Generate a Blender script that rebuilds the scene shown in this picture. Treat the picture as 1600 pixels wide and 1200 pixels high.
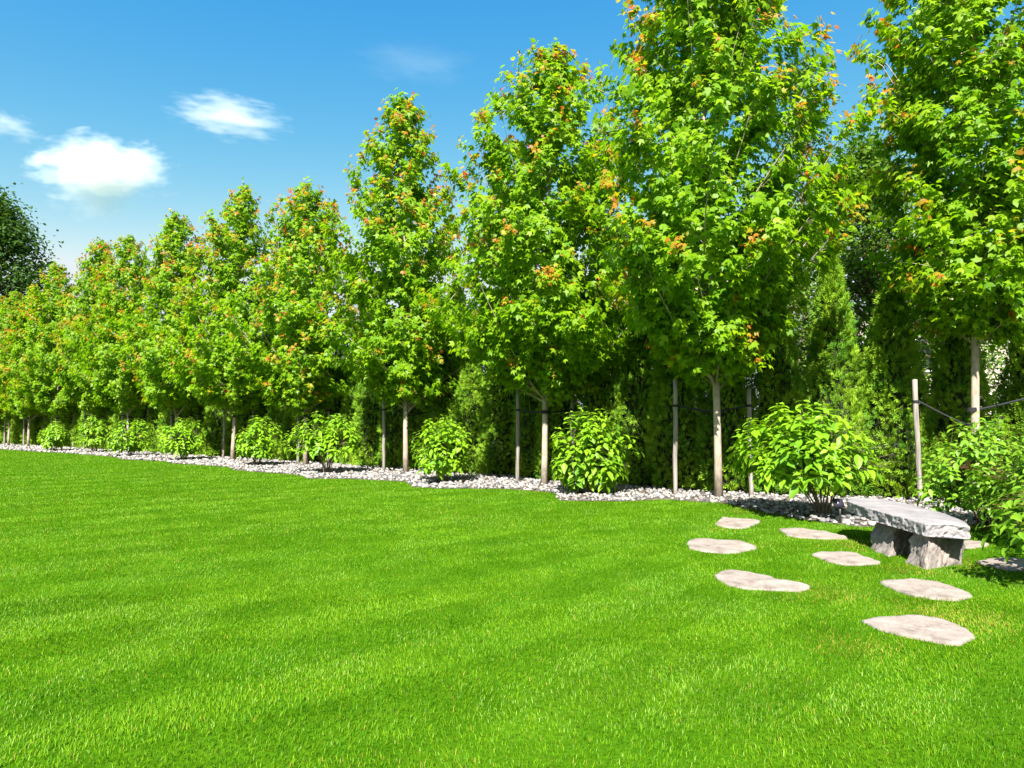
import bpy, math
import numpy as np
from math import radians as R, sin, cos, pi

# ------------------------------------------------------------------ camera, sky, sun, exposure
scene = bpy.context.scene
for o in list(bpy.data.objects):
    bpy.data.objects.remove(o)
col = scene.collection

CAM_H = 1.35
FPX = 1600 * 24 / 36.0                      # focal length in photo pixels
PITCH = math.atan(60 / FPX)
cam_d = bpy.data.cameras.new('camera')
cam_d.lens = 24
cam_d.sensor_width = 36
cam_d.clip_start = 0.05
cam_d.clip_end = 5000
cam = bpy.data.objects.new('camera', cam_d)
cam.location = (0, 0, CAM_H)
cam.rotation_euler = (pi / 2 + PITCH, 0, 0)
col.objects.link(cam)
scene.camera = cam

SUN_AZ = R(-10)                             # sun stands high behind the camera, a little to the left
SUN_EL = R(46)
to_sun = np.array([sin(SUN_AZ) * cos(SUN_EL), -cos(SUN_AZ) * cos(SUN_EL), sin(SUN_EL)])
world = bpy.data.worlds.new('World')
scene.world = world
world.use_nodes = True
wn = world.node_tree
wn.nodes.clear()
w_out = wn.nodes.new('ShaderNodeOutputWorld')
w_bg = wn.nodes.new('ShaderNodeBackground')
w_sky = wn.nodes.new('ShaderNodeTexSky')
w_sky.sky_type = 'NISHITA'
w_sky.sun_disc = False
w_sky.sun_elevation = SUN_EL
w_sky.sun_rotation = math.atan2(to_sun[0], to_sun[1])
w_sky.air_density = 1.0
w_sky.dust_density = 1.0
w_sky.ozone_density = 1.0
# grade of the whole sky: deeper blue overhead, paler towards the horizon, as the photograph was processed
w_sep = wn.nodes.new('ShaderNodeSeparateColor'); w_com = wn.nodes.new('ShaderNodeCombineColor')
wn.links.new(w_sky.outputs[0], w_sep.inputs[0])
def w_math(op, x, y):
    n = wn.nodes.new('ShaderNodeMath'); n.operation = op
    for i, v in enumerate((x, y)):
        if isinstance(v, (int, float)): n.inputs[i].default_value = v
        else: wn.links.new(v, n.inputs[i])
    return n.outputs[0]
w_b = w_math('MULTIPLY', w_math('POWER', w_sep.outputs[2], 0.24), 2.24)
w_g = w_math('MINIMUM', w_math('MULTIPLY', w_math('POWER', w_sep.outputs[1], 1.09), 0.76), w_math('MULTIPLY', w_b, 0.95))
w_r = w_math('MINIMUM', w_math('MULTIPLY', w_math('POWER', w_sep.outputs[0], 2.75), 0.200), w_math('MULTIPLY', w_g, 0.90))
for i, v in enumerate((w_r, w_g, w_b)):
    wn.links.new(v, w_com.inputs[i])
wn.links.new(w_com.outputs[0], w_bg.inputs['Color'])
w_bg.inputs['Strength'].default_value = 0.082
wn.links.new(w_bg.outputs[0], w_out.inputs['Surface'])

sun_d = bpy.data.lights.new('sun', 'SUN')
sun_d.energy = 4.8
sun_d.angle = R(0.5)
sun_d.color = (1.0, 0.95, 0.87)
sun = bpy.data.objects.new('sun', sun_d)
from mathutils import Vector
sun.rotation_euler = Vector(to_sun.tolist()).to_track_quat('Z', 'Y').to_euler()
sun.location = (0, 0, 40)
col.objects.link(sun)

scene.view_settings.view_transform = 'Standard'
scene.view_settings.look = 'None'
scene.view_settings.exposure = 1.78
scene.view_settings.gamma = 1.0
scene.view_settings.use_curve_mapping = False
scene.cycles.max_bounces = 8
scene.cycles.transparent_max_bounces = 8
scene.cycles.volume_bounces = 6
scene.cycles.use_denoising = True

# ------------------------------------------------------------------ helpers
def ground(px, py, z=0.0):
    """photo pixel -> point of the plane at height z"""
    x, y, zz = (px - 800) / FPX, 1.0, (600 - py) / FPX
    y, zz = y * cos(PITCH) - zz * sin(PITCH), y * sin(PITCH) + zz * cos(PITCH)
    s = (z - CAM_H) / zz
    return np.array([x * s, y * s, z])

def norm(v):
    return v / np.maximum(np.linalg.norm(v, axis=-1, keepdims=True), 1e-9)

def hash2(ix, iy, seed):
    h = np.sin(ix * 127.1 + iy * 311.7 + seed * 74.7) * 43758.5453
    return h - np.floor(h)

def vnoise(x, y, scale, seed=0):
    x = np.asarray(x, float) / scale; y = np.asarray(y, float) / scale
    ix, iy = np.floor(x), np.floor(y)
    fx, fy = x - ix, y - iy
    fx = fx * fx * (3 - 2 * fx); fy = fy * fy * (3 - 2 * fy)
    a = hash2(ix, iy, seed); b = hash2(ix + 1, iy, seed)
    c = hash2(ix, iy + 1, seed); d = hash2(ix + 1, iy + 1, seed)
    return (a * (1 - fx) + b * fx) * (1 - fy) + (c * (1 - fx) + d * fx) * fy

def inside(px, py, poly):
    res = np.zeros(len(px), bool)
    n = len(poly)
    for i in range(n):
        x1, y1 = poly[i][:2]; x2, y2 = poly[(i + 1) % n][:2]
        if y1 == y2:
            continue
        c = ((y1 > py) != (y2 > py)) & (px < (x2 - x1) * (py - y1) / (y2 - y1) + x1)
        res ^= c
    return res

def tri_mesh(name, verts, tris, tint=None, smooth=False):
    verts = np.asarray(verts, np.float32); tris = np.asarray(tris, np.int32)
    me = bpy.data.meshes.new(name)
    me.vertices.add(len(verts)); me.vertices.foreach_set('co', verts.ravel())
    me.loops.add(len(tris) * 3); me.loops.foreach_set('vertex_index', tris.ravel())
    me.polygons.add(len(tris))
    me.polygons.foreach_set('loop_start', np.arange(len(tris), dtype=np.int32) * 3)
    if smooth:
        me.polygons.foreach_set('use_smooth', np.ones(len(tris), bool))
    if tint is not None:
        a = me.attributes.new('tint', 'FLOAT_COLOR', 'POINT')
        c = np.ones((len(verts), 4), np.float32); c[:, :3] = tint
        a.data.foreach_set('color', c.ravel())
    me.update(calc_edges=True)
    return me

def link(name, me, mat=None, parent=None, loc=None, rotz=0.0, scale=None):
    o = bpy.data.objects.new(name, me)
    col.objects.link(o)
    if me is not None and mat is not None and not me.materials:
        me.materials.append(mat)
    if parent is not None:
        o.parent = parent
    if loc is not None:
        o.location = loc
    o.rotation_euler.z = rotz
    if scale is not None:
        o.scale = scale if hasattr(scale, '__len__') else (scale,) * 3
    return o

def tag(o, label, cat, group=None, kind=None):
    if label: o['label'] = label
    if cat: o['category'] = cat
    if group: o['group'] = group
    if kind: o['kind'] = kind
    return o

def thing(name, label, cat, loc=(0, 0, 0), rotz=0.0, group=None, scale=None):
    return tag(link(name, None, loc=loc, rotz=rotz, scale=scale), label, cat, group)

class Soup:
    """collects triangles with a tint per vertex"""
    def __init__(self): self.v, self.f, self.c, self.n = [], [], [], 0
    def add(self, v, f, c=(1, 1, 1)):
        v = np.asarray(v, float)
        self.v.append(v); self.f.append(np.asarray(f, int) + self.n)
        cc = np.empty((len(v), 3)); cc[:] = c
        self.c.append(cc); self.n += len(v)
    def mesh(self, name, smooth=False):
        return tri_mesh(name, np.concatenate(self.v), np.concatenate(self.f), np.concatenate(self.c), smooth)

def tube(pts, rad, ns=6, cap=True):
    pts = np.asarray(pts, float); n = len(pts)
    rad = np.broadcast_to(np.asarray(rad, float), (n,))
    tan = norm(np.gradient(pts, axis=0))
    ref = np.where(np.abs(tan[:, 2:3]) > 0.8, [[1., 0, 0]], [[0., 0, 1.]])
    a = norm(np.cross(tan, ref)); b = np.cross(tan, a)
    for i in range(1, n):                                   # keep rings from flipping
        if np.dot(a[i], a[i - 1]) < 0: a[i] *= -1; b[i] *= -1
    th = np.arange(ns) * 2 * pi / ns
    v = pts[:, None] + rad[:, None, None] * (np.cos(th)[None, :, None] * a[:, None] + np.sin(th)[None, :, None] * b[:, None])
    v = v.reshape(-1, 3)
    f = []
    for i in range(n - 1):
        for j in range(ns):
            k = (j + 1) % ns
            p, q, r, s = i * ns + j, i * ns + k, (i + 1) * ns + k, (i + 1) * ns + j
            f += [(p, q, r), (p, r, s)]
    if cap:
        v = np.vstack([v, pts[:1], pts[-1:]])
        for j in range(ns):
            k = (j + 1) % ns
            f += [(n * ns, k, j), (n * ns + 1, (n - 1) * ns + j, (n - 1) * ns + k)]
    return v, np.array(f)

def stamp(tmpl, tris, pos, d, nrm, size, width=None):
    """copies of a leaf template: local x = side, y = along d, z = normal"""
    nrm = norm(nrm); d = norm(d - nrm * np.sum(d * nrm, 1, keepdims=True)); s = np.cross(d, nrm)
    size = np.asarray(size)[:, None, None]
    w = size if width is None else np.asarray(width)[:, None, None]
    v = pos[:, None] + tmpl[None, :, 0:1] * w * s[:, None] + tmpl[None, :, 1:2] * size * d[:, None] + tmpl[None, :, 2:3] * size * nrm[:, None]
    n = len(tmpl)
    f = tris[None] + (np.arange(len(pos)) * n)[:, None, None]
    return v.reshape(-1, 3), f.reshape(-1, 3)

def fan(outline, centre):
    n = len(outline)
    v = np.array(list(outline) + [centre], float)
    return v, np.array([(i, (i + 1) % n, n) for i in range(n)])

_half = [(.30, .10, -.06), (.52, .56, -.15), (.15, .50, -.03)]
MAPLE_LEAF = fan([(0, 0, 0)] + _half + [(0, 1.0, -.16)] + [(-x, y, z) for x, y, z in _half[::-1]], (0, .36, .03))
_half = [(.30, .08, -.06), (.52, .54, -.15), (.15, .50, -.01)]
_o = [(0, 0, 0)] + _half + [(0, 1.0, -.16)] + [(-x, y, z) for x, y, z in _half[::-1]]
MAPLE_FAR = (np.array(_o, float), np.array([(0, i, i + 1) for i in range(1, 7)]))
_half = [(.17, .16, .03), (.25, .42, .06), (.16, .74, .02)]
OVATE_LEAF = fan([(0, 0, 0)] + _half + [(0, 1.0, -.14)] + [(-x, y, z) for x, y, z in _half[::-1]], (0, .45, -.01))
SMALL_LEAF = (np.array([(0, 0, 0), (.32, .45, .06), (0, 1, -.05), (-.32, .45, .06)], float), np.array([(0, 1, 2), (0, 2, 3)]))
# flat scale-leaf spray: a narrow axis with side branchlets
_sv, _sf = [], []
def _blade(x0, y0, x1, y1, w):
    d = np.array([x1 - x0, y1 - y0]); p = np.array([-d[1], d[0]]) / np.hypot(*d) * w; k = len(_sv)
    m = (x0 + x1) / 2, (y0 + y1) / 2
    _sv.extend([(x0, y0, 0), (m[0] + p[0], m[1] + p[1], .03), (x1, y1, -.04), (m[0] - p[0], m[1] - p[1], -.02)])
    _sf.extend([(k, k + 1, k + 2), (k, k + 2, k + 3)])
_blade(0, 0, 0, 1.0, .06)
for s_ in (-1, 1):
    _blade(0, .18, s_ * .34, .52, .06); _blade(0, .42, s_ * .28, .78, .055)
SPRAY = (np.array(_sv, float), np.array(_sf))

# ------------------------------------------------------------------ materials
def new_mat(name):
    m = bpy.data.materials.new(name); m.use_nodes = True
    nt = m.node_tree
    return m, nt, nt.nodes['Principled BSDF'], nt.nodes['Material Output']

def noise_node(nt, scale, detail=6, rough=0.6, coord='Object', vec=None):
    tc = nt.nodes.new('ShaderNodeTexCoord')
    n = nt.nodes.new('ShaderNodeTexNoise')
    n.inputs['Scale'].default_value = scale; n.inputs['Detail'].default_value = detail; n.inputs['Roughness'].default_value = rough
    if vec is not None:
        mp = nt.nodes.new('ShaderNodeMapping'); mp.inputs['Scale'].default_value = vec
        nt.links.new(tc.outputs[coord], mp.inputs['Vector']); nt.links.new(mp.outputs[0], n.inputs['Vector'])
    else:
        nt.links.new(tc.outputs[coord], n.inputs['Vector'])
    return n

def ramp(nt, src, stops):
    r = nt.nodes.new('ShaderNodeValToRGB')
    e = r.color_ramp.elements
    while len(e) < len(stops): e.new(0.5)
    for k, (p, c) in enumerate(stops):
        e[k].position = p; e[k].color = (*c, 1)
    nt.links.new(src, r.inputs[0])
    return r

def bump(nt, src, bsdf, strength, dist=0.02):
    b = nt.nodes.new('ShaderNodeBump')
    b.inputs['Strength'].default_value = strength; b.inputs['Distance'].default_value = dist
    nt.links.new(src, b.inputs['Height']); nt.links.new(b.outputs[0], bsdf.inputs['Normal'])

def mat_leaf(name, trans=0.35, rough=0.45, spec=0.35, warm=(1.25, 1.15, 0.55)):
    m, nt, b, out = new_mat(name)
    a = nt.nodes.new('ShaderNodeAttribute'); a.attribute_name = 'tint'
    nt.links.new(a.outputs['Color'], b.inputs['Base Color'])
    b.inputs['Roughness'].default_value = rough; b.inputs['Specular IOR Level'].default_value = spec
    t = nt.nodes.new('ShaderNodeBsdfTranslucent')
    mx = nt.nodes.new('ShaderNodeMix'); mx.data_type = 'RGBA'; mx.blend_type = 'MULTIPLY'; mx.inputs[0].default_value = 1
    nt.links.new(a.outputs['Color'], mx.inputs[6]); mx.inputs[7].default_value = (*warm, 1)
    nt.links.new(mx.outputs[2], t.inputs['Color'])
    s = nt.nodes.new('ShaderNodeMixShader'); s.inputs[0].default_value = trans
    nt.links.new(b.outputs[0], s.inputs[1]); nt.links.new(t.outputs[0], s.inputs[2]); nt.links.new(s.outputs[0], out.inputs[0])
    return m

def mat_tint(name, rough=0.8, scale=30, lo=0.75, hi=1.2, bmp=0.3, dist=0.01):
    m, nt, b, out = new_mat(name)
    a = nt.nodes.new('ShaderNodeAttribute'); a.attribute_name = 'tint'
    n = noise_node(nt, scale)
    r = ramp(nt, n.outputs[0], [(0.3, (lo,) * 3), (0.7, (hi,) * 3)])
    mx = nt.nodes.new('ShaderNodeMix'); mx.data_type = 'RGBA'; mx.blend_type = 'MULTIPLY'; mx.inputs[0].default_value = 1
    nt.links.new(a.outputs['Color'], mx.inputs[6]); nt.links.new(r.outputs[0], mx.inputs[7])
    nt.links.new(mx.outputs[2], b.inputs['Base Color'])
    b.inputs['Roughness'].default_value = rough
    bump(nt, n.outputs[0], b, bmp, dist)
    return m

def mat_noise(name, stops, scale=10, rough=0.85, bmp=0.4, dist=0.01, vec=None, detail=8, fine=None, spec=0.25):
    m, nt, b, out = new_mat(name)
    n = noise_node(nt, scale, detail, vec=vec)
    r = ramp(nt, n.outputs[0], stops)
    c = r.outputs[0]
    if fine:
        n2 = noise_node(nt, fine[0], 4)
        r2 = ramp(nt, n2.outputs[0], [(0.3, (fine[1],) * 3), (0.7, (fine[2],) * 3)])
        mx = nt.nodes.new('ShaderNodeMix'); mx.data_type = 'RGBA'; mx.blend_type = 'MULTIPLY'; mx.inputs[0].default_value = 1
        nt.links.new(c, mx.inputs[6]); nt.links.new(r2.outputs[0], mx.inputs[7]); c = mx.outputs[2]
    nt.links.new(c, b.inputs['Base Color'])
    b.inputs['Roughness'].default_value = rough; b.inputs['Specular IOR Level'].default_value = spec
    if bmp: bump(nt, n.outputs[0], b, bmp, dist)
    return m

def mat_plain(name, c, rough=0.6, metal=0.0):
    m, nt, b, out = new_mat(name)
    n = noise_node(nt, 18, 5)
    r = ramp(nt, n.outputs[0], [(0.3, tuple(x * 0.85 for x in c)), (0.7, tuple(min(1, x * 1.12) for x in c))])
    nt.links.new(r.outputs[0], b.inputs['Base Color'])
    b.inputs['Roughness'].default_value = rough; b.inputs['Metallic'].default_value = metal
    return m

M = dict(
    maple=mat_leaf('maple leaf', 0.57, 0.45, 0.28, (1.3, 1.35, 0.5)),
    shrub=mat_leaf('shrub leaf', 0.36, 0.42, 0.3),
    grass=mat_leaf('grass blade', 0.30, 0.6, 0.10, (1.1, 1.1, 0.5)),
    cedar=mat_leaf('cedar spray', 0.32, 0.6, 0.15),
    far=mat_leaf('far tree leaf', 0.38, 0.55, 0.12),
    bark=mat_noise('maple bark', [(0.30, (0.20, 0.165, 0.125)), (0.52, (0.36, 0.30, 0.235)), (0.75, (0.46, 0.39, 0.31))], 9, 0.85, 0.35, 0.01, (1, 1, 0.45), fine=(60, .8, 1.1)),
    twig=mat_noise('twig bark', [(0.3, (0.10, 0.075, 0.05)), (0.7, (0.24, 0.19, 0.14))], 14, 0.9, 0.3, 0.005),
    redtwig=mat_noise('red twig', [(0.3, (0.07, 0.045, 0.02)), (0.7, (0.15, 0.07, 0.03))], 14, 0.7, 0.2, 0.005),
    stake=mat_noise('weathered stake wood', [(0.30, (0.08, 0.070, 0.062)), (0.48, (0.22, 0.197, 0.175)), (0.72, (0.33, 0.297, 0.263))], 26, 0.9, 0.9, 0.012, (1, 1, 0.07)),
    strap=mat_plain('black webbing', (0.008, 0.009, 0.011), 0.85),
    soil=mat_noise('bed soil', [(0.3, (0.06, 0.048, 0.036)), (0.7, (0.14, 0.115, 0.09))], 6, 0.95, 0.5, 0.02),
    turf=mat_noise('turf base', [(0.3, (0.026, 0.085, 0.002)), (0.7, (0.055, 0.135, 0.004))], 2.5, 0.95, 0.6, 0.02, fine=(40, .6, 1.3), spec=0.0),
    pebble=mat_tint('river pebble', 0.75, 22, 0.75, 1.18, 0.25, 0.006),
    flag=mat_noise('flagstone', [(0.28, (0.125, 0.098, 0.082)), (0.46, (0.235, 0.196, 0.17)), (0.72, (0.305, 0.265, 0.235))], 5, 0.9, 0.5, 0.012, fine=(45, .78, 1.12)),
    slab=mat_noise('bench slab stone', [(0.3, (0.155, 0.145, 0.149)), (0.5, (0.225, 0.21, 0.217)), (0.72, (0.29, 0.272, 0.276))], 4, 0.85, 0.35, 0.006, fine=(70, .8, 1.12)),
    benchleg=mat_noise('bench leg stone', [(0.28, (0.11, 0.10, 0.094)), (0.5, (0.195, 0.168, 0.151)), (0.72, (0.28, 0.24, 0.213))], 7, 0.9, 0.6, 0.015, fine=(60, .7, 1.15)),
    black=mat_plain('black plastic', (0.02, 0.02, 0.023), 0.4),
    panel=mat_plain('solar panel', (0.03, 0.028, 0.05), 0.25),
    wall_cream=mat_plain('cream render', (0.62, 0.55, 0.45), 0.9),
    wall_white=mat_plain('white siding', (0.72, 0.72, 0.70), 0.8),
    roof=mat_noise('grey shingles', [(0.3, (0.13, 0.125, 0.135)), (0.7, (0.23, 0.22, 0.235))], 12, 0.9, 0.4, 0.02),
    glass=mat_plain('window glass', (0.03, 0.04, 0.05), 0.08),
    trim=mat_plain('white trim', (0.75, 0.75, 0.73), 0.6),
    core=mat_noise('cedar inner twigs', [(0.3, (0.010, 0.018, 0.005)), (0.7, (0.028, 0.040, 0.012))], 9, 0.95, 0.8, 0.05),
)

# ------------------------------------------------------------------ layout of the row
# foot of each maple: the row runs away to the left and bends a little
tree_foot = [np.array([7.42, 11.0, 0.0])] + [ground(x, y) for x, y in ((1123, 779), (850, 758), (634, 739), (477, 727), (363, 719), (277, 713),
             (200, 708.5), (140, 704), (88, 701), (44, 698), (13, 696.5), (-16, 695))]
_rp = np.array([[16.0, 8.0], [11.4, 9.6]] + [p[:2].tolist() for p in tree_foot] + [[-40.0, 48.5], [-52.0, 58.5]])
_rs = np.concatenate([[0], np.cumsum(np.linalg.norm(np.diff(_rp, axis=0), axis=1))])
_rn = np.gradient(_rp, axis=0); _rn = norm(np.column_stack([_rn[:, 1], -_rn[:, 0]]))
S_FIRST = _rs[2]; S_END = _rs[-1]
def row_s(s_, off=0.0):
    """points at arc length s_ along the row, moved off metres away from the lawn"""
    s_ = np.asarray(s_, float)
    p = np.stack([np.interp(s_, _rs, _rp[:, i]) for i in (0, 1)], -1)
    n = norm(np.stack([np.interp(s_, _rs, _rn[:, i]) for i in (0, 1)], -1))
    return p + n * np.asarray(off)[..., None]

# bed edge against the lawn, photo pixels of the ground line
edge_px = [(-150, 694), (-60, 699), (0, 702), (60, 706), (100, 708), (178, 714), (190, 718), (258, 721), (268, 724), (358, 730), (368, 735),
           (470, 743), (480, 748), (560, 749), (634, 753), (643, 761), (700, 764), (790, 764), (866, 770), (874, 782), (960, 784),
           (1040, 781), (1130, 787), (1170, 795), (1205, 803), (1245, 811), (1290, 818), (1340, 824), (1420, 822), (1490, 815), (1535, 826)]
edge = [ground(*p)[:2] for p in edge_px] + [np.array([6.4, 7.2]), np.array([7.6, 5.6]), np.array([9.0, 4.0])]
# smooth jitter on the edge
edge2 = []
for i in range(len(edge) - 1):
    n = max(2, int(np.linalg.norm(edge[i + 1] - edge[i]) / 0.12))
    n = min(n, 60)
    for j in range(n):
        p = edge[i] + (edge[i + 1] - edge[i]) * j / n
        w = 0.05
        edge2.append(p + w * np.array([vnoise(p[0], p[1], 0.22, 5) - .5, vnoise(p[0], p[1], 0.22, 6) - .5]) * 2)
edge2.append(edge[-1])
back = [row_s(q, 4.5) for q in np.linspace(0, S_END - 8, 24)]
bed_poly = edge2 + [np.array([14.0, 4.0])] + back

# ------------------------------------------------------------------ ground sheets
def flat(name, poly, z, mat):
    from mathutils.geometry import delaunay_2d_cdt
    n = len(poly)
    vs, _, fs, *_ = delaunay_2d_cdt([Vector((float(p[0]), float(p[1]))) for p in poly], [(i, (i + 1) % n) for i in range(n)], [list(range(n))], 1, 1e-5)
    V = np.array([(v.x, v.y, z) for v in vs]); F = []
    for f in fs:
        for j in range(1, len(f) - 1):
            t = [f[0], f[j], f[j + 1]]
            e1, e2 = V[t[1]] - V[t[0]], V[t[2]] - V[t[0]]
            F.append(t if e1[0] * e2[1] - e1[1] * e2[0] > 0 else t[::-1])
    me = tri_mesh(name, V, F)
    o = link(name, me, mat)
    o['kind'] = 'structure'
    return o
lawn = flat('lawn', [(-2500, -2500), (2500, -2500), (2500, 2500), (-2500, 2500)], 0.0, M['turf'])
bed = flat('gravel_bed', bed_poly, 0.006, M['soil'])

# ------------------------------------------------------------------ stepping stones
def Z(pts):
    return [(1040 + x / 2.857, 780 + y / 2.857) for x, y in pts]
stones = [
    (Z([(218, 115), (238, 96), (258, 82), (290, 88), (330, 90), (425, 98), (415, 108), (365, 130), (330, 134), (260, 128)]),
     'small pale flagstone nearest the foot of the second maple from the right'),
    (Z([(95, 200), (110, 183), (170, 178), (260, 188), (340, 190), (415, 215), (400, 225), (320, 243), (250, 245), (160, 235), (105, 222)]),
     'oval pale flagstone, farthest to the left on the lawn'),
    (Z([(503, 135), (560, 132), (640, 137), (720, 150), (820, 172), (800, 180), (720, 180), (600, 175), (545, 165)]),
     'narrow pale flagstone lying at the far end of the stone bench'),
    (Z([(650, 250), (680, 240), (740, 237), (820, 240), (880, 258), (965, 288), (950, 294), (800, 298), (730, 285)]),
     'pale flagstone on the lawn just left of the bench legs'),
    (Z([(215, 345), (240, 325), (280, 317), (380, 333), (470, 350), (515, 372), (545, 368), (600, 382), (650, 392), (640, 405), (590, 416), (490, 410), (360, 405), (270, 385)]),
     'long pale flagstone with a notched edge, left of centre among the stepping stones'),
    (Z([(945, 372), (1050, 366), (1130, 363), (1200, 370), (1260, 385), (1330, 412), (1380, 435), (1360, 445), (1290, 458), (1190, 450), (1100, 438), (1040, 415)]),
     'pinkish flagstone in front of the near bench leg beside the shrub shadow'),
    (Z([(862, 540), (940, 535), (1040, 537), (1100, 523), (1180, 530), (1280, 555), (1340, 590), (1392, 622), (1380, 632), (1320, 655), (1280, 658), (1150, 632), (1050, 612), (930, 580)]),
     'largest pale flagstone, the stepping stone closest to the viewer'),
    (Z([(1383, 285), (1430, 272), (1500, 265), (1570, 268), (1660, 288), (1650, 318), (1560, 325), (1480, 312)]),
     'pinkish flagstone under the overhanging leaves at the right edge'),
    ([(1490, 852), (1498, 847), (1535, 847), (1548, 853), (1522, 858), (1500, 857)],
     'flagstone half hidden behind the near end of the bench'),
]
stone_polys = []
rng = np.random.default_rng(11)
for si, (px, label) in enumerate(stones):
    pts = np.array([ground(*p)[:2] for p in px])
    c = pts.mean(0)
    # resample and roughen the outline
    dense = []
    for i in range(len(pts)):
        a, b = pts[i], pts[(i + 1) % len(pts)]
        n = max(1, int(np.linalg.norm(b - a) / 0.035))
        dense += [a + (b - a) * j / n for j in range(n)]
    dense = np.array(dense)
    for _ in range(2):
        dense = 0.25 * np.roll(dense, 1, 0) + 0.5 * dense + 0.25 * np.roll(dense, -1, 0)
    d = norm(dense - c)
    dense = dense + d * ((vnoise(dense[:, 0], dense[:, 1], 0.06, si) - .5) * 0.030)[:, None]
    stone_polys.append(dense)
    n = len(dense)
    V, F = [], []
    rings = [(1.0, -0.03), (1.0, 0.004), (0.98, 0.014), (0.93, 0.019), (0.82, 0.020), (0.66, 0.020), (0.5, 0.020), (0.34, 0.020), (0.18, 0.020), (0.07, 0.020)]
    for s, z in rings:
        p = c + (dense - c) * s
        zz = z + (0 if z < 0 else 1) * (vnoise(p[:, 0], p[:, 1], 0.11, si + 20) - .5) * 0.016 + (0 if z < 0 else 1) * (vnoise(p[:, 0], p[:, 1], 0.035, si + 40) - .5) * 0.006
        V.append(np.column_stack([p, zz]))
    V = np.vstack(V + [np.array([[c[0], c[1], 0.02]])])
    for r in range(len(rings) - 1):
        for j in range(n):
            k = (j + 1) % n
            F += [(r * n + j, r * n + k, (r + 1) * n + k), (r * n + j, (r + 1) * n + k, (r + 1) * n + j)]
    r = len(rings) - 1
    F += [(r * n + j, r * n + (j + 1) % n, len(V) - 1) for j in range(n)]
    base = np.array([c[0], c[1], 0])
    tag(link('stepping_stone', tri_mesh('stepping_stone', V - base, F), M['flag'], loc=base), label, 'stepping stone', 'flagstones set in the lawn')

# ------------------------------------------------------------------ stone bench
def rock_block(bottom, top, z0, z1, seed, rough=0.03, nz=7, per=0.045, lean=None):
    """block between two outlines (same count) with chipped sides"""
    bottom, top = np.array(bottom, float), np.array(top, float)
    def dens(p):
        o = []
        for i in range(len(p)):
            a, b = p[i], p[(i + 1) % len(p)]
            o += [a + (b - a) * j / 20 for j in range(20)]
        o = np.array(o)
        return 0.2 * np.roll(o, 1, 0) + 0.6 * o + 0.2 * np.roll(o, -1, 0)
    B, T = dens(bottom), dens(top)
    n = len(B); V, F = [], []
    for i in range(nz):
        t = i / (nz - 1)
        p = B * (1 - t) + T * t
        c = p.mean(0)
        z = z0 + (z1 - z0) * t
        w = np.concatenate([[0], np.cumsum(np.linalg.norm(np.diff(p, axis=0), axis=1))])
        amp = rough * (0.35 if i in (0, nz - 1) else 1.0)
        zz = np.full(n, z)
        dis = ((vnoise(w, zz, 0.19, seed) - .5) * 1.1 + (vnoise(w + zz * .6, zz, 0.065, seed + 3) - .5) * 1.2 + (vnoise(w - zz * .4, zz, 0.028, seed + 5) - .5) * 1.0 + (np.abs(vnoise(w, zz, 0.05, seed + 7) - .5) < .08) * -.5) * amp
        p = p + norm(p - c) * dis[:, None]
        V.append(np.column_stack([p, np.full(n, z)]))
    c = V[-1].mean(0)
    for s in (0.94, 0.6, 0.25):
        p = c + (V[nz - 1] - c) * s
        p[:, 2] = z1 + (0.004 if s > .9 else 0.006) + (vnoise(p[:, 0], p[:, 1], 0.15, seed + 9) - .5) * 0.008
        V.append(p)
    for r in range(len(V) - 1):
        for j in range(n):
            k = (j + 1) % n
            F += [(r * n + j, r * n + k, (r + 1) * n + k), (r * n + j, (r + 1) * n + k, (r + 1) * n + j)]
    VV = np.vstack(V + [c[None] + [0, 0, .006]])
    r = len(V) - 1
    F += [(r * n + j, r * n + (j + 1) % n, len(VV) - 1) for j in range(n)]
    F += [(0, j + 1, j) for j in range(1, n - 1)]
    return VV, np.array(F)

BC = np.array([4.1, 7.0, 0.0])
bench = thing('stone_bench', 'curved grey stone slab bench on two rough stone legs beside the shrubs', 'bench', BC)
# top outline read from the photograph on a slab that rises slightly towards its far end
top_px = [(1447, 819.5, .40), (1482, 819.5, .40), (1515, 822, .40), (1509, 814.5, .405), (1470, 800, .415), (1420, 787.5, .43), (1385, 780.5, .44), (1352, 777.5, .445), (1332, 778, .445),
          (1322, 781.5, .445), (1340, 788.5, .44), (1372, 798, .43), (1400, 806, .415), (1424, 813, .405)]
tp = np.array([ground(x, y, z) for x, y, z in top_px])
o2 = tp[:, :2]
V, F = rock_block(o2 * 1.0, o2, 0.0, 0.115, 3, 0.024, 12)
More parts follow.
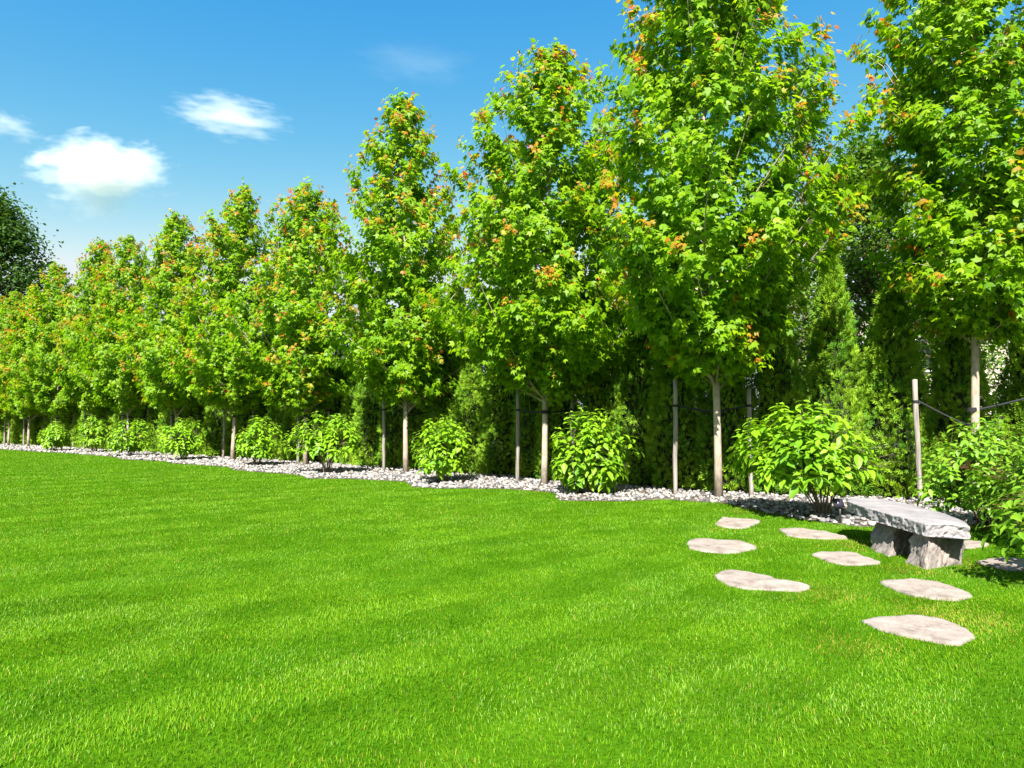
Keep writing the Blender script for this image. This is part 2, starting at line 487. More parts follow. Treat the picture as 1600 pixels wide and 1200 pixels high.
# plane through the slab's top heights
A = np.column_stack([tp[:, 0], tp[:, 1], np.ones(len(tp))]); pl = np.linalg.lstsq(A, tp[:, 2], rcond=None)[0]
V[:, 2] += V[:, 0] * pl[0] + V[:, 1] * pl[1] + pl[2] - 0.118
slab_bottom = lambda x, y: x * pl[0] + y * pl[1] + pl[2] - 0.118
link('slab', tri_mesh('slab', V - BC, F), M['slab'], bench)
for foot, head, sd in (
        ([(3.79, 6.33), (4.05, 6.45), (4.36, 6.62), (4.38, 6.86), (4.05, 6.83), (3.80, 6.70)],
         [(3.93, 6.50), (4.10, 6.53), (4.30, 6.62), (4.33, 6.86), (4.10, 6.84), (3.93, 6.74)], 5),
        ([(3.77, 6.94), (4.02, 7.06), (4.42, 7.30), (4.46, 7.64), (4.1, 7.62), (3.80, 7.40)],
         [(3.97, 7.10), (4.12, 7.14), (4.42, 7.32), (4.46, 7.64), (4.2, 7.64), (3.96, 7.46)], 8)):
    V, F = rock_block(foot, head, -0.04, 0.30, sd, 0.036, 14)
    zt = slab_bottom(V[:, 0], V[:, 1]) + 0.012
    V[:, 2] = -0.04 + (V[:, 2] + 0.04) / 0.34 * (zt + 0.04)
    link('leg', tri_mesh('leg', V - BC, F), M['benchleg'], bench)

# ------------------------------------------------------------------ maples
def maple_profile(t, Rm, full=0.62):
    """outline of the crown: widest low down, narrowing steadily to a blunt tip"""
    t = np.clip(t, 0, 1)
    return Rm * np.minimum(1.0, 0.22 + 3.6 * t) * (1 - full * t) * (1 - t ** 6) ** 0.7

def orient(rng, pos, outward, up=0.55, out=0.7, jit=0.38, dn=0.5):
    n = len(pos)
    nrm = norm(outward * out + np.array([0, 0, up]) + rng.normal(0, jit, (n, 3)))
    d = outward * 0.5 + np.array([0, 0, -dn]) + rng.normal(0, 0.55, (n, 3))
    return nrm, d

def make_maple(seed, H, Rm, zb, nbr=118, dens=1.25, trunk_r=0.070, leaf=0.135):
    tmpl = MAPLE_FAR
    rng = np.random.default_rng(seed)
    # trunk with a gentle sway
    zs = np.linspace(-0.05, H * 0.97, 16)
    ph = rng.uniform(0, 6.28, 2); lob = rng.uniform(0, 6.28, 3)
    sway = lambda z: np.column_stack([0.05 * np.sin(z * 0.7 + ph[0]) * z / 5 - 0.05 * np.sin(ph[0]) * 0, 0.05 * np.sin(z * 0.6 + ph[1]) * z / 5])
    tp_ = np.column_stack([sway(zs), zs])
    rad = trunk_r * (1 - zs / (H * 1.02)) ** 0.8
    rad = np.where(zs < 0.25, rad * 1.18, rad)
    trunk = Soup()
    trunk.add(*tube(tp_, np.maximum(rad, 0.006), 10))
    limbs = Soup()
    P, OUT, S, NEW, TW, TT = [], [], [], [], [], []
    for i in range(nbr):
        t = (i + rng.uniform(0.1, 0.9)) / nbr
        zt = zb + 0.15 + (H - zb - 0.15) * t ** 1.08
        tt = (zt - zb) / (H - zb)
        az = i * 2.39996 + rng.uniform(-.5, .5)
        rt = float(maple_profile(tt, Rm, {102: .34, 101: .40, 103: .58, 104: .66}.get(seed, .62))) * rng.uniform(0.66, 1.08) * (1 + .16 * sin(2 * az + lob[0]) + .12 * sin(3 * az + 5 * tt + lob[1]) + .10 * sin(11 * tt + lob[2]))
        rise = rt * (0.55 + 1.2 * tt) * rng.uniform(.8, 1.2) + 0.1
        z0 = max(zb - 0.45 + 0.3 * rng.random(), zt - rise)
        c0 = np.append(sway(np.array([z0]))[0], z0)
        o = np.array([cos(az), sin(az), 0])
        perp = np.array([-sin(az), cos(az), 0])
        s = np.linspace(0, 1, 7)
        bend = rng.normal(0, 0.12) * rt
        pts = c0 + o * (rt * s ** 0.92)[:, None] + perp * (bend * s * s)[:, None]
        pts[:, 2] = z0 + (zt - z0) * s ** (1.15 if tt > .2 else .8)
        if tt < 0.25: pts[:, 2] -= (0.25 - tt) * 0.5 * s ** 3
        r0 = 0.010 + 0.022 * (1 - tt) * min(1, rt / 1.5)
        limbs.add(*tube(pts, r0 * (1 - s * 0.8), 5, cap=False))
        nsub = int(4 + 4.2 * max(rt, 0.35))
        fr = np.concatenate([rng.uniform(0.12, 1.0, nsub), [1.0]])
        shade = rng.uniform(.85, 1.15)
        for q, f in enumerate(fr):
            j = min(f * 6, 5.999); jj = int(j)
            b = pts[jj] + (pts[jj + 1] - pts[jj]) * (j - jj)
            end = q == len(fr) - 1
            a2 = az + (rng.normal(0, .3) if end else rng.choice([-1, 1]) * rng.uniform(.3, 1.35))
            up = rng.uniform(0.1, 0.9) + 0.7 * tt
            dr = norm(np.array([cos(a2), sin(a2), up]))
            L = rng.uniform(.32, .72) * (0.55 + 0.3 * rt) * (1.0 if f > .6 else 1.15)
            if end: L *= 0.9
            n2 = np.linspace(0, 1, 3)
            tw = b + dr * (L * n2)[:, None]; tw[:, 2] -= 0.10 * L * n2 ** 2
            limbs.add(*tube(tw, 0.0055 * (1 - n2 * .6), 3, cap=False))
            m = int(max(5, dens * L / 0.024))
            u = np.sqrt(rng.uniform(0.02, 1, m))
            p = b + dr * (L * u)[:, None]
            p = p + rng.normal(0, 0.075, (m, 3)); p[:, 2] -= 0.02
            outw = norm(p - np.array([c0[0], c0[1], 0]) * [1, 1, 0] - np.column_stack([np.zeros(m), np.zeros(m), p[:, 2]]) + dr * 0.15)
            newg = np.zeros(m)
            if f > .7 and rng.random() < 0.16 + 0.50 * tt + (0.18 if end else 0):
                newg = np.where(u > 0.82, rng.uniform(.35, 1, m), 0)
            P.append(p); OUT.append(outw); NEW.append(newg); TW.append(np.full(m, shade * rng.uniform(.8, 1.2)))
            TT.append(np.full(m, min(1, f)))
        # bare-ish leading shoot with red young leaves that pokes out of the crown
        if rng.random() < 0.30 + 0.5 * (tt > .6):
            L = rng.uniform(.18, .42); dr = norm(np.array([cos(az) * .5, sin(az) * .5, 1.0])); b = pts[-1]
            n2 = np.linspace(0, 1, 3)
            limbs.add(*tube(b + dr * (L * n2)[:, None], 0.004, 3, cap=False))
            m = 8
            u = np.repeat(np.array([.4, .6, .8, 1.0]), 2)
            p = b + dr * (L * u)[:, None] + rng.normal(0, .035, (m, 3))
            P.append(p); OUT.append(norm(rng.normal(0, 1, (m, 3)) * [1, 1, .2])); NEW.append(np.where(u > .5, 1.0, .5)); TW.append(np.ones(m)); TT.append(np.ones(m))
    P = np.concatenate(P); OUT = np.concatenate(OUT); NEW = np.concatenate(NEW); TW = np.concatenate(TW); TT = np.concatenate(TT)
    n = len(P)
    nrm, d = orient(rng, P, OUT)
    size = leaf * rng.uniform(.7, 1.2, n) * np.where(NEW > 0, .78, 1)
    v, f = stamp(*tmpl, P, d, nrm, size)
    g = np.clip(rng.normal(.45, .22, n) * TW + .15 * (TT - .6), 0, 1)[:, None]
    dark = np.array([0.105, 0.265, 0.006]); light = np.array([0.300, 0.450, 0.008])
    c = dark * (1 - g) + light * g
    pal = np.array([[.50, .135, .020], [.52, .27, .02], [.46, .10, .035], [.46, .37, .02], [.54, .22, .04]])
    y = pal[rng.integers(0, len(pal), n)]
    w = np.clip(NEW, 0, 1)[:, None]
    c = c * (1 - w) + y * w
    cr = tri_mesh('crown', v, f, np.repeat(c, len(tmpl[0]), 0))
    print('maple leaves', n, 'tris', len(f))
    return trunk.mesh('trunk', True), limbs.mesh('branches', True), cr, n

maples = [  # height, crown radius, crown base, mesh seed, label
    (11.2, 1.66, 2.75, 101, 'rightmost staked maple, its pale trunk rising behind the red-stemmed shrub'),
    (11.8, 2.42, 2.15, 102, 'tallest and broadest staked maple, trunk left of the biggest hydrangea by the bench'),
    (9.65, 2.62, 2.05, 103, 'maple with pointed crown, third from the right, trunk just left of a hydrangea'),
    (10.05, 2.45, 2.00, 104, 'slim pointed maple, fourth from the right, rising well above its left neighbours'),
    (8.75, 2.45, 1.85, 105, 'shorter maple fifth from the right with many orange tips'),
    (9.80, 2.35, 1.95, 106, 'maple sixth from the right, its trunk visible left of a hydrangea'),
    (9.60, 2.30, 1.95, 107, 'maple seventh from the right in the receding row'),
    (9.40, 2.20, 1.95, 103, 'maple eighth from the right in the receding row'),
    (10.0, 2.20, 1.95, 105, 'maple ninth from the right, below the big white cloud'),
    (9.40, 2.20, 1.95, 106, 'maple tenth from the right, near the left end of the row'),
    (8.70, 2.10, 1.95, 107, 'maple eleventh from the right, beside the dark tree'),
    (8.80, 2.10, 1.95, 104, 'maple twelfth from the right, in front of the dark tree'),
    (8.80, 2.20, 1.95, 105, 'last maple of the row, cut by the left edge of the picture'),
]
ORD = ['first', 'second', 'third', 'fourth', 'fifth', 'sixth', 'seventh', 'eighth', 'ninth', 'tenth', 'eleventh', 'twelfth', 'thirteenth']
protos = {}
maple_pos = []
for i, (H, Rm, zb, seed, label) in enumerate(maples):
    if seed not in protos:
        a, b, c, n = make_maple(seed, H, Rm, zb, dens=1.30 if seed < 104 else 1.0, leaf=(.140, .146, .155)[(seed > 101) + (seed > 103)])
        protos[seed] = (a, b, c, H, Rm)
    a, b, c, H0, R0 = protos[seed]
    p = tree_foot[i]
    maple_pos.append(p)
    t = thing('maple_tree', label, 'tree', p, 0 if i < 7 else i * 1.3, 'maples planted in a row')
    t.scale = (Rm / R0, Rm / R0, H / H0)
    t.rotation_euler.x = R(1.4 * sin(i * 2.3)); t.rotation_euler.y = R(1.2 * sin(i * 3.7 + 1))
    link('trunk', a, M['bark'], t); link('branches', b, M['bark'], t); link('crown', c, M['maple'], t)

# ------------------------------------------------------------------ stakes with straps
def make_stake(seed, h, r=0.042):
    rng = np.random.default_rng(seed)
    zs = np.linspace(-0.1, h, 9)
    pts = np.column_stack([rng.normal(0, .004, 9), rng.normal(0, .004, 9), zs])
    v, f = tube(pts, r * (1 + rng.normal(0, .05, 9)), 9)
    v[-1, 2] += 0.008
    s = Soup(); s.add(v, f)
    return s.mesh('stake')
stake_mesh = [make_stake(s, 2.1) for s in range(4)]

def ribbon(p0, p1, sag, width=0.034, n=9):
    s = np.linspace(0, 1, n)
    c = p0 + (p1 - p0) * s[:, None]; c[:, 2] -= sag * 4 * s * (1 - s)
    d = norm((p1 - p0) * [1, 1, 0])
    nn = np.array([-d[1], d[0], 0]) * 0.003
    up = np.array([0, 0, width / 2])
    v = np.concatenate([c + up + nn, c - up + nn, c + up - nn, c - up - nn])
    f = []
    for i in range(n - 1):
        for a, b in ((0, 1), (3, 2), (2, 0), (1, 3)):
            f += [(a * n + i, b * n + i, b * n + i + 1), (a * n + i, b * n + i + 1, a * n + i + 1)]
    return v, np.array(f)

def band(c, r, z, width=0.045, n=16):
    th = np.arange(n + 1) * 2 * pi / n
    ring = np.column_stack([c[0] + r * np.cos(th), c[1] + r * np.sin(th)])
    v = np.vstack([np.column_stack([ring, np.full(n + 1, z - width / 2)]), np.column_stack([ring, np.full(n + 1, z + width / 2)])])
    f = []
    for i in range(n):
        f += [(i, i + 1, n + 2 + i), (i, n + 2 + i, n + 1 + i)]
    return v, np.array(f)

# offsets of the two stakes beside each trunk; tilt
st_off = [(-0.59, 0.50, 1.35, 0.05), (-0.67, 0.42, 0.70, 0.35), (-0.57, 0.80, 0.66, 0.45), (-0.64, 0.28, 0.66, 0.45), (-0.33, 0.3, 0.62, .4), (-0.52, 0.45, 0.55, .4), (-0.4, .3, .6, .4)]
rng = np.random.default_rng(5)
for i, p in enumerate(maple_pos):
    ox, oy, qx, qy = st_off[i] if i < len(st_off) else (-.5, .35, .6, .4)
    for side, (dx, dy, hh) in enumerate(((ox, oy, 1.0), (qx, qy, 0.95))):
        b = p + np.array([dx, dy, 0])
        lab = f"weathered wooden stake on the {('left', 'right')[side]} of the {ORD[i]} maple from the right"
        tilt = (rng.normal(0, .006), rng.normal(0, .010))
        root = thing('tree_stake', lab, 'stake', b, 0, 'stakes tied to the maples')
        po = link('post', stake_mesh[(i * 2 + side) % 4], M['stake'], root, rotz=rng.uniform(0, 6), scale=(1, 1, hh * rng.uniform(.97, 1.03)))
        root.rotation_euler = (tilt[0], tilt[1], 0)
        zs, zt = 1.66 + rng.normal(0, .03), 1.58 + rng.normal(0, .03)
        if i == 0: zs, zt = (1.70, 1.30) if side == 0 else (1.84, 1.56)
        s = Soup()
        s.add(*band((0, 0), 0.050, zs))
        tr = np.array([-dx, -dy, 0.0])
        L = np.hypot(dx, dy); dirn = tr / L
        s.add(*ribbon(dirn * 0.05 + [0, 0, zs], tr - dirn * 0.075 + [0, 0, zt], 0.012))
        s.add(*band(tr[:2], 0.078, zt)); s.add(*band(tr[:2], 0.0765, zt + 0.03, 0.02))
        link('strap', s.mesh('strap'), M['strap'], root)

# ------------------------------------------------------------------ hydrangea and other shrubs
def make_shrub(seed, h, rx, ry, nsh, leaf, light, dark, low=0.25, umin=-.35, stems=14):
    rng = np.random.default_rng(seed)
    st = Soup()
    tips = []
    lob = rng.uniform(0, 6.28, 3)
    # shoot tips spread over an uneven dome
    u = rng.uniform(umin, 1, nsh); th = np.arange(nsh) * 2.39996 + rng.uniform(-.3, .3, nsh)
    inner = rng.random(nsh) < .25
    rr = np.sqrt(np.maximum(0, 1 - np.clip(u, 0, 1) ** 2)) * np.where(u < 0, 1 + u * .8, 1)
    lump = 1 + .20 * np.sin(th * 2 + lob[0]) + .15 * np.sin(th * 3 + lob[2] - u * 3) + .13 * np.sin(th * 5 + lob[1] + u * 4)
    sc = np.where(inner, rng.uniform(.45, .8, nsh), rng.uniform(.78, 1.10, nsh)) * lump
    cz = h * 0.42
    T = np.column_stack([rx * rr * np.cos(th) * sc, ry * rr * np.sin(th) * sc, cz + (h - cz) * np.where(u > 0, u, u * .75) * np.clip(sc, .6, 1.1)])
    T[:, 2] = np.maximum(T[:, 2], low * (0.3 + .7 * rng.random(nsh)))
    base_dir = rng.uniform(0, 6.28, stems)
    mids = []
    for a in range(stems):
        az = a * 2.39996
        r = rng.uniform(.25, .6)
        m = np.array([rx * r * cos(az), ry * r * sin(az), h * rng.uniform(.35, .55)])
        b = np.array([cos(az), sin(az), 0]) * rng.uniform(.02, .09); b[2] = -.02
        s = np.linspace(0, 1, 6)[:, None]
        pts = b + (m - b) * np.column_stack([s ** 1.3, s ** 1.3, s]) + rng.normal(0, .012, (6, 3))
        pts[0] = b
        st.add(*tube(pts, np.linspace(.013, .007, 6), 5, cap=False))
        mids.append(m)
    mids = np.array(mids)
    P, D, N, S, G = [], [], [], [], []
    for t, i_ in zip(T, range(nsh)):
        m = mids[np.argmin(np.sum((mids - t) ** 2, 1) + rng.uniform(0, .05, len(mids)))]
        s = np.linspace(0, 1, 4)[:, None]
        ctrl = (m + t) / 2 + np.array([0, 0, .05])
        pts = (1 - s) ** 2 * m + 2 * s * (1 - s) * ctrl + s * s * t
        st.add(*tube(pts, np.linspace(.0045, .0018, 4), 3, cap=False))
        ax = norm(norm(t - np.array([0, 0, h * .25])) * .8 + np.array([0, 0, .75]) + rng.normal(0, .15, 3))
        e1 = norm(np.cross(ax, [.3, .8, .1])); e2 = np.cross(ax, e1)
        npair = rng.integers(3, 6); g = np.clip(rng.normal(.5, .25), 0, 1)
        ph = rng.uniform(0, pi)
        for q in range(npair):
            f = q / max(1, npair - 1)
            pp = t - ax * (0.05 * q)
            for sg in (0, pi):
                an = ph + q * pi / 2 + sg + rng.normal(0, .15)
                o = e1 * cos(an) + e2 * sin(an)
                d = norm(o * 1.0 + ax * (.75 - .8 * f) + np.array([0, 0, -.55 * f]) + rng.normal(0, .14, 3))
                P.append(pp + o * .015); D.append(d); N.append(norm(ax * .8 + o * .35 * f + rng.normal(0, .18, 3)))
                S.append(leaf * (0.55 + .5 * f) * rng.uniform(.8, 1.15)); G.append(np.clip(g + rng.normal(0, .15) + .25 * (1 - f), 0, 1))
    P, D, N, S, G = map(np.array, (P, D, N, S, G))
    v, f = stamp(*OVATE_LEAF, P, D, N, S)
    c = np.array(dark) * (1 - G[:, None]) + np.array(light) * G[:, None]
    return st.mesh('stems', True), tri_mesh('foliage', v, f, np.repeat(c, len(OVATE_LEAF[0]), 0))

H_L, H_D = (0.24, 0.44, 0.016), (0.10, 0.25, 0.010)
shrubs = [  # foot pixel, top y, left x, right x, label
    (1285, 806, 645, 1145, 1382, 'largest hydrangea shrub, bright green, left of the stone bench'),
    (922, 771, 637, 858, 988, 'tall hydrangea shrub right of the third maple trunk with low side sprig'),
    (692, 753, 649, 638, 752, 'hydrangea shrub right of the fourth maple trunk with sprig touching the gravel'),
    (510, 739, 642, 456, 567, 'broad hydrangea shrub before the fifth maple, thin stems bare below'),
    (402, 728, 650, 364, 440, 'hydrangea shrub right of the sixth maple trunk'),
    (286, 719, 651, 249, 323, 'hydrangea shrub fourth from the left along the bed, in front of the seventh maple'),
    (205, 713, 655, 172, 238, 'hydrangea shrub third from the left along the bed'),
    (147, 707, 648, 118, 172, 'hydrangea shrub second from the left along the bed'),
    (83, 705, 658, 56, 110, 'leftmost hydrangea shrub along the bed'),
]
for i, (fx, fy, ty, lx, rx_, label) in enumerate(shrubs):
    b = ground(fx, fy)
    ppm = (fy - 660) / CAM_H
    h = (fy - ty) / ppm; w = (rx_ - lx) / ppm / 2
    near = i < 4
    leaf = 0.195 if near else 0.19
    st, fo = make_shrub(300 + i, h * (1.06 if i == 0 else .97), w * (.80 if i == 0 else .88), w * .82, [290, 205, 180, 190, 175, 160, 150, 140, 130][i], leaf, H_L, H_D, low=(.48, .10, .16, .5, .2, .15, .12, .12, .12)[i], umin=(0.0, -.6, -.3, -.05, -.3, -.4, -.4, -.4, -.4)[i], stems=13)
    off = ((lx + rx_) / 2 - fx) / ppm
    t = thing('hydrangea_shrub', label, 'shrub', b + [0, 0, 0.0], 0, 'hydrangea shrubs along the bed')
    link('stems', st, M['twig'], t)
    fo_o = link('foliage', fo, M['shrub'], t)
    fo_o.location.x = off * (1.5 if i == 0 else 0.5)

D_L, D_D = (0.20, 0.38, 0.022), (0.075, 0.20, 0.012)
for (bx, by, h, w, n, leaf, label) in (
        (6.05, 8.75, 1.40, 0.80, 400, .125, 'leafy red-stemmed shrub behind the right end of the bench'),
        (5.02, 5.30, 1.32, 0.80, 400, .150, 'near red-stemmed shrub leaning in at the right edge over a flagstone'),
        (5.90, 7.05, 1.32, 0.90, 360, .135, 'red-stemmed shrub between the bench and the right edge')):
    st, fo = make_shrub(int(400 + bx * 10), h, w, w, n, leaf, D_L, D_D, low=.12, stems=16)
    t = thing('dogwood_shrub', label, 'shrub', (bx, by, 0), 0, 'red-stemmed shrubs by the bench')
    link('stems', st, M['redtwig'], t); link('foliage', fo, M['shrub'], t)

# ------------------------------------------------------------------ garden lamp by the bench
lp = ground(1313, 818)
gl = thing('solar_spotlight', 'small dark solar spotlight on a short post beside the big hydrangea', 'lamp', lp)
s = Soup(); s.add(*tube([(0, 0, -.05), (0, 0, .1), (0, 0, .24)], [.012, .014, .014], 8)); link('post', s.mesh('post', True), M['black'], gl)
def box(sx, sy, sz):
    v = np.array([(x * sx / 2, y * sy / 2, z * sz / 2) for x in (-1, 1) for y in (-1, 1) for z in (-1, 1)])
    f = [(0, 1, 3), (0, 3, 2), (4, 6, 7), (4, 7, 5), (0, 4, 5), (0, 5, 1), (2, 3, 7), (2, 7, 6), (0, 2, 6), (0, 6, 4), (1, 5, 7), (1, 7, 3)]
    return v, np.array(f)
def rotx(v, a):
    v = np.array(v); y, z = v[:, 1].copy(), v[:, 2].copy()
    v[:, 1] = y * cos(a) - z * sin(a); v[:, 2] = y * sin(a) + z * cos(a)
    return v
s = Soup(); v, f = box(.13, .03, .12); s.add(rotx(v, -.6) + [-.02, 0, .27], f)
hd = link('head', s.mesh('head'), M['black'], gl)
s = Soup(); v, f = box(.112, .004, .102); s.add(rotx(v + [0, -.018, 0], -.6) + [-.02, 0, .27], f)
link('solar_panel', s.mesh('solar_panel'), M['panel'], hd)

# ------------------------------------------------------------------ cedar hedge
def make_cedar(seed, H, Rm, n, size, weep=False):
    rng = np.random.default_rng(seed)
    t = 1 - rng.random(n) ** 0.75 * .0 - rng.beta(1.15, 1.0, n)
    t = np.clip(t, 0, .995)
    th = rng.uniform(0, 2 * pi, n)
    prof = lambda t: Rm * np.minimum(1, .8 + t * 1.2) * (1 - t ** 1.65) ** .85
    lobes = 1 + .14 * np.sin(th * 5 + 9 * t + seed) + .10 * np.sin(th * 3 - 14 * t) + .08 * np.sin(23 * t + th * 2)
    r = prof(t) * lobes * rng.uniform(.80, 1.04, n)
    o = np.column_stack([np.cos(th), np.sin(th), np.zeros(n)])
    P = o * r[:, None]; P[:, 2] = t * H + rng.normal(0, .03, n)
    P[:, 2] = np.maximum(P[:, 2], .03)
    tang = np.column_stack([-np.sin(th), np.cos(th), np.zeros(n)])
    if weep:
        nrm = norm(o * .9 + rng.normal(0, .45, (n, 3))); d = o * .25 + np.array([0, 0, -1.0]) + rng.normal(0, .2, (n, 3))
        sz = size * rng.uniform(.8, 1.6, n)
        v, f = stamp(*SPRAY, P, d, nrm, sz, sz * .55)
    else:
        nrm = norm(tang * rng.choice([-1, 1], n)[:, None] * .9 + o * .55 + rng.normal(0, .45, (n, 3)))
        d = o * .75 + np.array([0, 0, .75]) + rng.normal(0, .38, (n, 3))
        sz = size * rng.uniform(.7, 1.25, n)
        v, f = stamp(*SPRAY, P, d, nrm, sz)
    ns = len(SPRAY[0])
    cl = np.clip(vnoise(th * 2, t * 12, 1.0, seed) * .9 + rng.normal(0, .2, n) + .05, 0, 1)[:, None]
    lo, hi = (np.array([.070, .200, .013]), np.array([.26, .42, .022])) if not weep else (np.array([.10, .19, .018]), np.array([.22, .30, .03]))
    c = np.repeat(lo * (1 - cl) + hi * cl, ns, 0)
    c *= np.tile(1 + .35 * (SPRAY[0][:, 1] - .5), n)[:, None]              # young tips are paler than the old wood
    fo = tri_mesh('foliage', v, f, c)
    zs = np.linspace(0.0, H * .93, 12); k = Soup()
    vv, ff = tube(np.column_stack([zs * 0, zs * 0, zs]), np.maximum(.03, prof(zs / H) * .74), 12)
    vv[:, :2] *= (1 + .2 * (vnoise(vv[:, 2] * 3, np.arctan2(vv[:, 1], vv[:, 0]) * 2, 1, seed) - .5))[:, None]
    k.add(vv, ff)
    tr = Soup(); tr.add(*tube([(0, 0, -.05), (0, 0, .6), (0, 0, H * .9)], [.06, .05, .01], 7))
    return fo, k.mesh('inner_twigs', True), tr.mesh('trunk', True)
ced_near = [make_cedar(500 + i, 4.1, .54, 5200, .150) for i in range(4)]
ced_far = [make_cedar(520 + i, 4.1, .58, 2200, .23) for i in range(2)]
rng = np.random.default_rng(77)
ss = np.arange(.5, S_END - 6, 1.06)
near_n = int(np.sum(ss < S_FIRST + 22))
seen = 0
ORD20 = ORD + ['fourteenth', 'fifteenth', 'sixteenth', 'seventeenth', 'eighteenth', 'nineteenth', 'twentieth'] + ['twenty-' + o for o in ORD[:9]] + ['thirtieth'] + ['thirty-' + o for o in ORD[:9]]
for i, q in enumerate(ss):
    p = np.append(row_s(q + rng.normal(0, .05), 1.22 + rng.normal(0, .08)), 0.0)
    if i < near_n:
        m = ced_near[rng.integers(0, 4)]
        if p[0] > .75 * p[1]:
            lab = 'cedar column of the hedge beyond the right edge of the picture'
            grp = 'cedar hedge columns out of view'
        else:
            seen += 1
            lab = f'dark green cedar column in the hedge, {ORD20[seen - 1]} counted from the right edge'
            grp = 'cedar hedge columns'
    else:
        m = ced_far[rng.integers(0, 2)]
        lab = 'dark cedar column deep in shade behind the far maples'
        grp = 'far cedar hedge columns'
    t = thing('cedar_column', lab, 'conifer', p, rng.uniform(0, 6.28), grp)
    s_ = rng.uniform(.92, 1.12)
    t.scale = (s_, s_, rng.uniform(.84, 1.14))
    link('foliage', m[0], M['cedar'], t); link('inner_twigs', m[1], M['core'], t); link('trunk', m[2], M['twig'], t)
wc = make_cedar(540, 5.9, .95, 4200, .30, weep=True)
for (p, lab, sc) in ((np.array([-1.75, 21.2, 0]), 'yellow-green weeping conifer between the third and fourth maples from the right', 1.0),):
    t = thing('weeping_conifer', lab, 'conifer', p, .4, scale=sc)
    link('foliage', wc[0], M['cedar'], t); link('inner_twigs', wc[1], M['core'], t); link('trunk', wc[2], M['twig'], t)

# ------------------------------------------------------------------ trees beyond the hedge
def make_broadleaf(seed, H, Rm, zb, ncl, per, leaf, lo, hi, spread=.34):
    rng = np.random.default_rng(seed)
    tr = Soup(); zs = np.linspace(-.05, H * .92, 10)
    tr.add(*tube(np.column_stack([.12 * np.sin(zs * .5 + seed), .1 * np.cos(zs * .45), zs]), np.maximum(.02, H * .014 * (1 - zs / H)), 8))
    P, O = [], []
    for i in range(ncl):
        t = rng.random() ** .85; th = i * 2.39996
        r = Rm * min(1, .45 + 1.9 * t) * (1 - t ** 2.4) ** .7 * math.sqrt(rng.uniform(.15, 1.1))
        c = np.array([r * cos(th), r * sin(th), zb + (H - zb) * t])
        z0 = max(zb * .8, c[2] - r * .9)
        s = np.linspace(0, 1, 5)[:, None]
        a = np.array([0, 0, z0])
        tr.add(*tube(a + (c - a) * s + rng.normal(0, .05, (5, 3)) * s, np.linspace(.035, .006, 5) * H / 10, 4, cap=False))
        p = c + rng.normal(0, 1, (per, 3)) * spread * np.array([1, 1, .75]) * rng.uniform(.7, 1.3)
        P.append(p); O.append(norm(p - [0, 0, zb + (H - zb) * .4]))
    P = np.concatenate(P); O = np.concatenate(O); n = len(P)
    nrm, d = orient(rng, P, O, .5, .5, .6, .5)
    v, f = stamp(*SMALL_LEAF, P, d, nrm, leaf * rng.uniform(.7, 1.3, n))
    g = np.clip(rng.normal(.5, .28, n), 0, 1)[:, None]
    c = np.array(lo) * (1 - g) + np.array(hi) * g
    return tr.mesh('trunk', True), tri_mesh('crown', v, f, np.repeat(c, 4, 0))
def far_tree(px, depth, top_y, radius, zb, seed, lo, hi, ncl, per, leaf, spread, label):
    x = (px - 800) / FPX * depth
    H = CAM_H + (660 - top_y) / FPX * depth
    a, b = make_broadleaf(seed, H, radius, zb, ncl, per, leaf, lo, hi, spread)
    t = thing('broadleaf_tree', label, 'tree', (x, depth, 0), 0, 'trees beyond the hedge')
    link('trunk', a, M['twig'], t); link('crown', b, M['far'], t)
BL, BH = (.030, .085, .014), (.085, .170, .022)
far_tree(1262, 18.5, 75, 1.0, 2.2, 601, BL, BH, 130, 60, .10, .30, 'small-leaved tree behind the hedge showing right of the tallest maple')
far_tree(1362, 17.5, 215, 1.5, 0.4, 602, (.06, .15, .02), (.16, .28, .03), 300, 70, .125, .30, 'pale small-leaved tree in the gap between the two rightmost maples')
far_tree(1462, 16.2, 425, 1.1, 0.3, 611, (.07, .17, .02), (.18, .30, .03), 130, 60, .09, .26, 'leafy bush behind the hedge left of the rightmost maple trunk')
far_tree(1225, 17.5, 420, 1.1, 0.3, 612, (.06, .15, .02), (.16, .27, .03), 130, 60, .09, .26, 'leafy bush behind the hedge right of the tallest maple trunk')
far_tree(985, 20.5, 345, 1.6, 0.8, 613, (.05, .13, .015), (.14, .25, .02), 200, 60, .14, .34, 'leafy tree behind the hedge in the gap left of the tallest maple')
far_tree(-34, 47, 298, 4.6, 3.0, 603, (.028, .075, .014), (.075, .150, .022), 520, 60, .27, .60, 'big dark tree at the left edge rising above the row')
far_tree(748, 25, 480, 1.3, 1.2, 604, (.018, .055, .012), (.05, .11, .02), 90, 60, .13, .32, 'small dark tree behind the gap left of the third maple')
far_tree(1640, 16.5, 330, 2.0, 1.2, 605, BL, BH, 150, 55, .10, .36, 'tree behind the hedge at the right edge of the picture')

